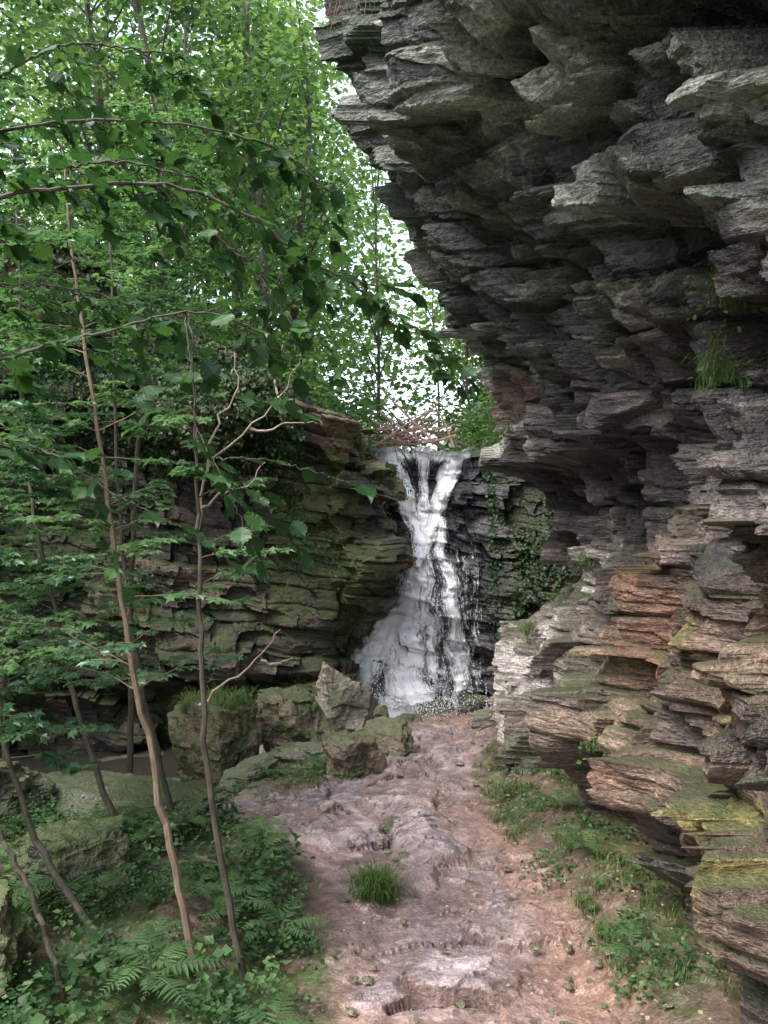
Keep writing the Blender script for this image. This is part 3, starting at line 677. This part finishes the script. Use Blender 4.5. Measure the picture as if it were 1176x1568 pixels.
for P in [[(-1.37, 5.7, -.15), (-1.3, 5.7, .3), (-1.0, 5.7, .62), (-.78, 5.7, .82), (-.62, 5.7, 1.1)], [(-1.36, 5.7, 0), (-1.2, 5.65, .12), (-.98, 5.6, .2), (-.86, 5.6, .36)],
          [(-1.0, 5.7, .62), (-.85, 5.7, .6), (-.66, 5.75, .68), (-.5, 5.8, .66)], [(-1.3, 5.7, .3), (-1.25, 5.7, .6), (-1.1, 5.75, .9), (-1.12, 5.8, 1.2)],
          [(-1.34, 5.6, -1.4), (-1.1, 5.6, -1.2), (-.9, 5.6, -1.05), (-.75, 5.6, -.85)], [(-.9, 5.6, -1.05), (-.8, 5.6, -1.1), (-.66, 5.6, -1.06)],
          [(-.78, 5.7, .82), (-.8, 5.7, 1.0), (-.74, 5.7, 1.25)]]:
    T = spline(P, 14); T[1:-1] += R.normal(size=(12, 3))*.01; tube(b, T, np.linspace(.011, .003, 14), 5, 0)
b.obj('bare_branch', [BK_pale])

# ------------------------------------------------------------------ overhanging hazel branch, close to the viewer
b = B(); rr = np.random.default_rng(5)
def leafy(P, r0, r1, ls, tone, side=True, step=.065, seed=0):
    T = spline(P, 40); T[1:-1] += rr.normal(size=(38, 3))*.003; tube(b, T, np.linspace(r0, r1, 40), 6, 0)
    ln = np.r_[0, np.cumsum(np.linalg.norm(np.diff(T, axis=0), axis=1))]; s = step*1.2; LP = []; LD = []; k = 0
    while s < ln[-1]:
        p = np.array([np.interp(s, ln, T[:, i]) for i in range(3)]); i = min(38, int(np.searchsorted(ln, s))); d = nrmz(T[i+1]-T[i]) if i < 39 else d
        sd = nrmz(np.cross(d, [0, 0, 1.]))*(1 if k % 2 else -1)
        if side and k % 2 == 0:
            e = p+(sd*.55+d*.8+rr.normal(size=3)*.2+np.array([0, 0, -.25]))*rr.uniform(.12, .34)
            leafy([p, (p+e)/2+[0, 0, .015], e], r1*.9, r1*.4, ls*.9, tone, False, step*.9)
        else:
            LP.append(p+sd*.012); LD.append(sd+d*.6+rr.normal(size=3)*.25+np.array([0, 0, -.35]))
        s += step*rr.uniform(.6, 1.1); k += 1
    LP.append(T[-1]); LD.append(nrmz(T[-1]-T[-3])+np.array([0, 0, -.3])); LP = np.array(LP); LD = np.array(LD); m = len(LP)
    leaves(b, LP, LD, np.array([0, -.1, 1.])+.42*rr.normal(size=(m, 3)), ls*rr.uniform(.6, 1.2, m), T_BIG, 1, np.clip(tone+.25*rr.normal(size=m), 0, 1))
leafy([(-1.6, 2.5, .85), (-1.24, 2.5, 1.02), (-.99, 2.5, 1.05), (-.72, 2.52, 1.07), (-.45, 2.55, .98), (-.30, 2.6, .88), (-.15, 2.65, .81), (.03, 2.7, .78)], .008, .003, .09, .45)
leafy([(-.15, 2.65, .81), (.05, 2.7, .68), (.2, 2.75, .60), (.31, 2.8, .48)], .004, .002, .08, .55)
leafy([(-1.7, 2.8, 1.25), (-1.39, 2.8, 1.38), (-.92, 2.8, 1.42), (-.45, 2.85, 1.36), (-.2, 2.9, 1.2)], .007, .003, .09, .35)
leafy([(-1.6, 2.4, .3), (-1.19, 2.4, .47), (-.89, 2.4, .555), (-.58, 2.4, .62), (-.36, 2.45, .56)], .006, .003, .085, .5)
leafy([(-.62, 2.4, .62), (-.58, 2.35, .4), (-.55, 2.3, .2), (-.44, 2.3, .06)], .004, .002, .085, .35)
leafy([(-.50, 2.3, .16), (-.36, 2.35, .16), (-.2, 2.4, .12), (-.07, 2.45, .08)], .003, .002, .08, .45, False, .09)
leafy([(-1.5, 2.9, 1.6), (-1.2, 2.9, 1.75), (-.8, 2.9, 1.72)], .006, .003, .085, .45)
leafy([(-1.6, 2.2, 0.1), (-1.25, 2.25, .2), (-1.0, 2.3, .18), (-.8, 2.3, .05)], .005, .003, .08, .4)
leafy([(-1.6, 2.6, .7), (-1.3, 2.65, .78), (-1.0, 2.7, .76), (-.75, 2.7, .66)], .005, .003, .085, .55)
leafy([(-1.24, 2.5, 1.02), (-1.1, 2.6, 1.15), (-.9, 2.65, 1.2), (-.65, 2.7, 1.16)], .005, .003, .09, .5)
leafy([(-.72, 2.52, 1.07), (-.55, 2.5, .9), (-.42, 2.5, .78), (-.3, 2.5, .6)], .004, .002, .08, .5)
b.obj('overhanging_branch', [BK_dark, LM_near])

# ------------------------------------------------------------------ ferns, herbs, grass
T_FP = (np.array([[0, 0, 0], [.11, .1, 0], [.09, .55, 0], [0, 1, -.05], [-.09, .55, 0], [-.11, .1, 0]]), [[[0, 1, 2, 3], [0, 3, 4, 5]]])
def fern(b, x, y, z, L_, nf, r, tone):
    for i in range(nf):
        a = i*2*np.pi/nf+r.uniform(-.4, .4); o = np.array([math.cos(a), math.sin(a), 0]); n = 16
        s = np.linspace(0, 1, n); l_ = L_*r.uniform(.55, 1.15); up_ = r.uniform(.5, 1.1); sw = np.array([-o[1], o[0], 0])*r.uniform(-.25, .25)
        pts = np.array([x, y, z])+(o*(l_*s)[:, None]+sw*(l_*s*s)[:, None])+np.array([0, 0, 1.])*(l_*(up_*s-.85*s*s*up_*1.0))[:, None]
        tube(b, pts, np.linspace(.004, .001, n), 3, 0)
        tg = nrmz(np.gradient(pts, axis=0)); sd = nrmz(np.cross(tg, [0, 0, 1.])); nm = np.cross(sd, tg)
        w = l_*.27*np.sin(np.pi*np.clip(s*.93+.07, 0, 1))**.8*(1-.3*s)
        P2 = np.concatenate([pts[2:], pts[2:]]); D2 = np.concatenate([sd[2:]+tg[2:]*.35, -sd[2:]+tg[2:]*.35])+np.array([0, 0, -.12])+.1*r.normal(size=(2*n-4, 3))
        leaves(b, P2, D2, np.concatenate([nm[2:], nm[2:]]), (np.concatenate([w[2:], w[2:]])+.01)*r.uniform(.8, 1.1, 2*n-4), T_FP, 1, np.clip(tone+.12*r.normal(), 0, 1))
for i in range(34):
    b = B(); r = np.random.default_rng(600+i)
    y = R.uniform(4.3, 8.0); x = R.uniform(-3.3, pl(y)-.3)
    fern(b, x, y, gz(x, y)+.16, R.uniform(.25, .46), R.integers(6, 9), r, .55+R.normal()*.15); b.obj('fern_plant', [BK_dark, LM_fern])
for (x, y, L_) in [(-.9, 11.3, .3), (-1.6, 10.9, .35), (-2.2, 12.6, .4), (1.85, 7.1, .3), (1.7, 5.3, .3), (1.9, 8.4, .3)]:
    b = B(); fern(b, x, y, gz(x, y)+.1, L_, 8, R, .6); b.obj('fern_plant', [BK_dark, LM_fern])
b = B()
def herb(x, y, n, rad, size, tone, hz=.12):
    p = np.c_[x+rad*R.normal(size=n), y+rad*R.normal(size=n), np.zeros(n)]
    hm = hz*2*np.exp(-((p[:, 0]-x)**2+(p[:, 1]-y)**2)/(2*(rad*1.1)**2))
    p[:, 2] = G(p[:, 0], p[:, 1])+.03+hm*R.uniform(0.2, 1, n)
    d = R.normal(size=(n, 3)); d[:, 2] = np.abs(d[:, 2])*.4
    leaves(b, p, d, np.array([0, -.1, 1.])+.4*R.normal(size=(n, 3)), size*R.uniform(.5, 1.3, n), T_SM, 0, np.clip(tone+.18*R.normal(size=n), 0, 1))
for i in range(200):
    y = R.uniform(4, 8.6); x = R.uniform(-4.5, pl(y)-.15); sz = R.choice([.03, .045, .07]); herb(x, y, int(75*(.05/sz)), R.uniform(.08, .17), sz, .45+R.normal()*.2, R.uniform(.06, .22))
for i in range(60):
    y = R.uniform(4.6, 11); x = R.uniform(prt(y)+.0, 2.3); herb(x, y, 42, .09, R.choice([.03, .05]), .45+.15*R.normal(), R.uniform(.04, .1))
for i in range(40):
    y = R.uniform(10.4, 13); x = R.uniform(-3.2, -.5); herb(x, y, 55, .16, .05, .7, .1)
for i in range(16):
    y = R.uniform(9, 12); x = R.uniform(-6.5, -3); herb(x, y, 60, .2, .06, .75, .12)
b.obj('undergrowth', [LM_fern])
def grass(b, x, y, z, n, rad, L_, tone, spread=.5):
    px = x+rad*R.normal(size=n)*.6; py = y+rad*R.normal(size=n)*.6
    a = R.uniform(0, 2*np.pi, n); o = np.c_[np.cos(a), np.sin(a), 0*a]; w = np.c_[-np.sin(a), np.cos(a), 0*a]*.004
    l_ = (L_*R.uniform(.5, 1.1, n))[:, None]; sp = (spread*R.uniform(.2, 1.2, n))[:, None]; p0 = np.c_[px, py, np.full(n, z)]
    u = np.array([0, 0, 1.])
    p1 = p0+u*l_*.55+o*l_*.2*sp; p2 = p0+u*l_*.85+o*l_*.65*sp; p3 = p0+u*l_*(1-.5*sp)+o*l_*1.1*sp
    V = np.stack([p0-w, p0+w, p1+w, p1-w, p2+w*.7, p2-w*.7, p3], 1).reshape(-1, 3)
    off_ = (np.arange(n)*7)[:, None, None]
    b.addmulti(V, [(np.array([[0, 1, 2, 3], [3, 2, 4, 5]])[None]+off_).reshape(-1, 4), (np.array([[5, 4, 6]])[None]+off_).reshape(-1, 3)], 0, np.repeat(np.clip(tone+.2*R.normal(size=n), 0, 1), 7))
b = B(); grass(b, -.08, 6.7, gz(-.08, 6.7)-.02, 650, .12, .32, .5, .8); b.obj('grass_tuft', [LM_grass])
b = B()
for i in range(80):
    y = R.uniform(4.6, 13); x = R.uniform(prt(y)-.02, 2.2); grass(b, x, y, gz(x, y), 22, .07, .12, .45, 1.)
for i in range(40):
    x = R.uniform(-3.1, -2.2); y = R.uniform(11.8, 12.6); grass(b, x, y, gz(-2.6, 12.2)+1.25, 30, .1, .3, .6, 1.3)
for i in range(50):
    x = R.uniform(-3, -.4); y = R.uniform(10.3, 12.6); grass(b, x, y, gz(x, y), 26, .08, .16, .6, .7)
b.obj('verge_grass', [LM_grass])
b = B()
Pc = CL['P']
def ledge(x0, y0, z0, n, L_):
    d = np.linalg.norm(Pc-np.array([x0, y0, z0]), axis=-1); i, j = np.unravel_index(d.argmin(), d.shape); q = Pc[i, j]
    for k in range(n):
        grass(b, q[0]+R.normal()*.05-.04, q[1]+R.normal()*.18, q[2]+R.normal()*.06, 18, .05, L_, .6, 1.3)
    clump(b, q-np.array([.06, 0, 0]), (.12, .2, .1), 40, .05, 0, .6)
ledge(2.3, 5.0, 1.25, 12, .22); ledge(2.3, 5.2, .85, 8, .2); ledge(2.5, 9.5, -.6, 4, .2); ledge(2.6, 9.6, -1.0, 6, .2)
ledge(2.3, 11.5, -1.9, 6, .2); ledge(2.0, 7, -2.3, 3, .15); ledge(1.7, 11.8, 1.1, 3, .2)
b.obj('ledge_plants', [LM_grass])
b = B()
for i in range(60):
    x = -.24+R.normal()*.12; y = 8.7+R.normal()*.25; z = 6.5
    P = [(x, y, z)]
    for k in range(6): P.append((P[-1][0]+R.normal()*.05-.012, P[-1][1]+R.normal()*.04, P[-1][2]-R.uniform(.1, .24)))
    tube(b, spline(P, 14), np.linspace(.012, .003, 14), 4, 0)
b.obj('hanging_roots', [bark_mat('root', (.10, .045, .03), (.25, .13, .09))])
b = B()
T = spline([(1.65, 5.2, 3.6), (1.75, 5.1, 3.3), (1.7, 5.05, 3.1), (1.58, 5.0, 2.95)], 20); tube(b, T, np.linspace(.006, .003, 20), 4, 0); b.obj('dangling_twig', [BK_pale])
b = B()
for i in range(46):
    c = np.array([.45+R.normal()*.6, 20+R.normal()*.7, 1.75+abs(R.normal())*.3]); a = R.uniform(0, 6.3); e = R.normal()*.4
    d = np.array([math.cos(a)*math.cos(e), math.sin(a)*math.cos(e)*.5, math.sin(e)])*R.uniform(.4, 1.1)
    tube(b, spline([c-d, c+R.normal(size=3)*.08, c+d], 8), np.linspace(.035, .012, 8), 5, 0)
b.obj('fallen_branches', [bark_mat('driftwood', (.20, .12, .09), (.42, .28, .23))])
b = B(); n = 1000
y = R.uniform(4.3, 12, n); x = pl(y)+(prt(y)+.5-pl(y))*R.uniform(0, 1, n)**.6
p = np.c_[x, y, G(x, y)+.09]
d = R.normal(size=(n, 3)); d[:, 2] *= .2
leaves(b, p, d, np.array([0, 0, 1.])+.25*R.normal(size=(n, 3)), .03*R.uniform(.5, 1.3, n), T_SM, 0, R.uniform(0, 1, n))
b.obj('leaf_litter', [leaf_mat('litter', (.10, .05, .03), (.25, .16, .09), (.4, .33, .25), .1)])

# ------------------------------------------------------------------ light, sky, camera
w = bpy.data.worlds.new('World'); bpy.context.scene.world = w; w.use_nodes = True
nt = w.node_tree; bg = nt.nodes['Background']
sk = nt.nodes.new('ShaderNodeTexSky'); sk.sky_type = 'NISHITA'; sk.sun_disc = False
EL, AZ = math.radians(56), math.radians(-122)
sk.sun_elevation = EL; sk.sun_rotation = AZ; sk.dust_density = 3; sk.air_density = 1
hs = nt.nodes.new('ShaderNodeHueSaturation'); hs.inputs['Saturation'].default_value = .5
nt.links.new(sk.outputs[0], hs.inputs['Color']); nt.links.new(hs.outputs[0], bg.inputs[0]); bg.inputs[1].default_value = .66
sd = bpy.data.lights.new('sun', 'SUN'); sd.energy = 3.3; sd.angle = math.radians(30); sd.color = (1, .97, .92)
so_ = bpy.data.objects.new('sun', sd); bpy.context.collection.objects.link(so_)
from mathutils import Vector
dirv = Vector((math.sin(AZ)*math.cos(EL), math.cos(AZ)*math.cos(EL), math.sin(EL)))
so_.rotation_euler = dirv.to_track_quat('Z', 'Y').to_euler(); so_.location = dirv*30
cd = bpy.data.cameras.new('camera'); cam = bpy.data.objects.new('camera', cd); bpy.context.collection.objects.link(cam)
cd.sensor_fit = 'VERTICAL'; cd.angle = 2*math.atan(.6623); cd.clip_end = 2000; cd.clip_start = .05
cam.rotation_euler = (math.radians(90), 0, 0); bpy.context.scene.camera = cam
sc = bpy.context.scene; sc.view_settings.view_transform = 'Standard'; sc.view_settings.look = 'None'; sc.view_settings.exposure = 0
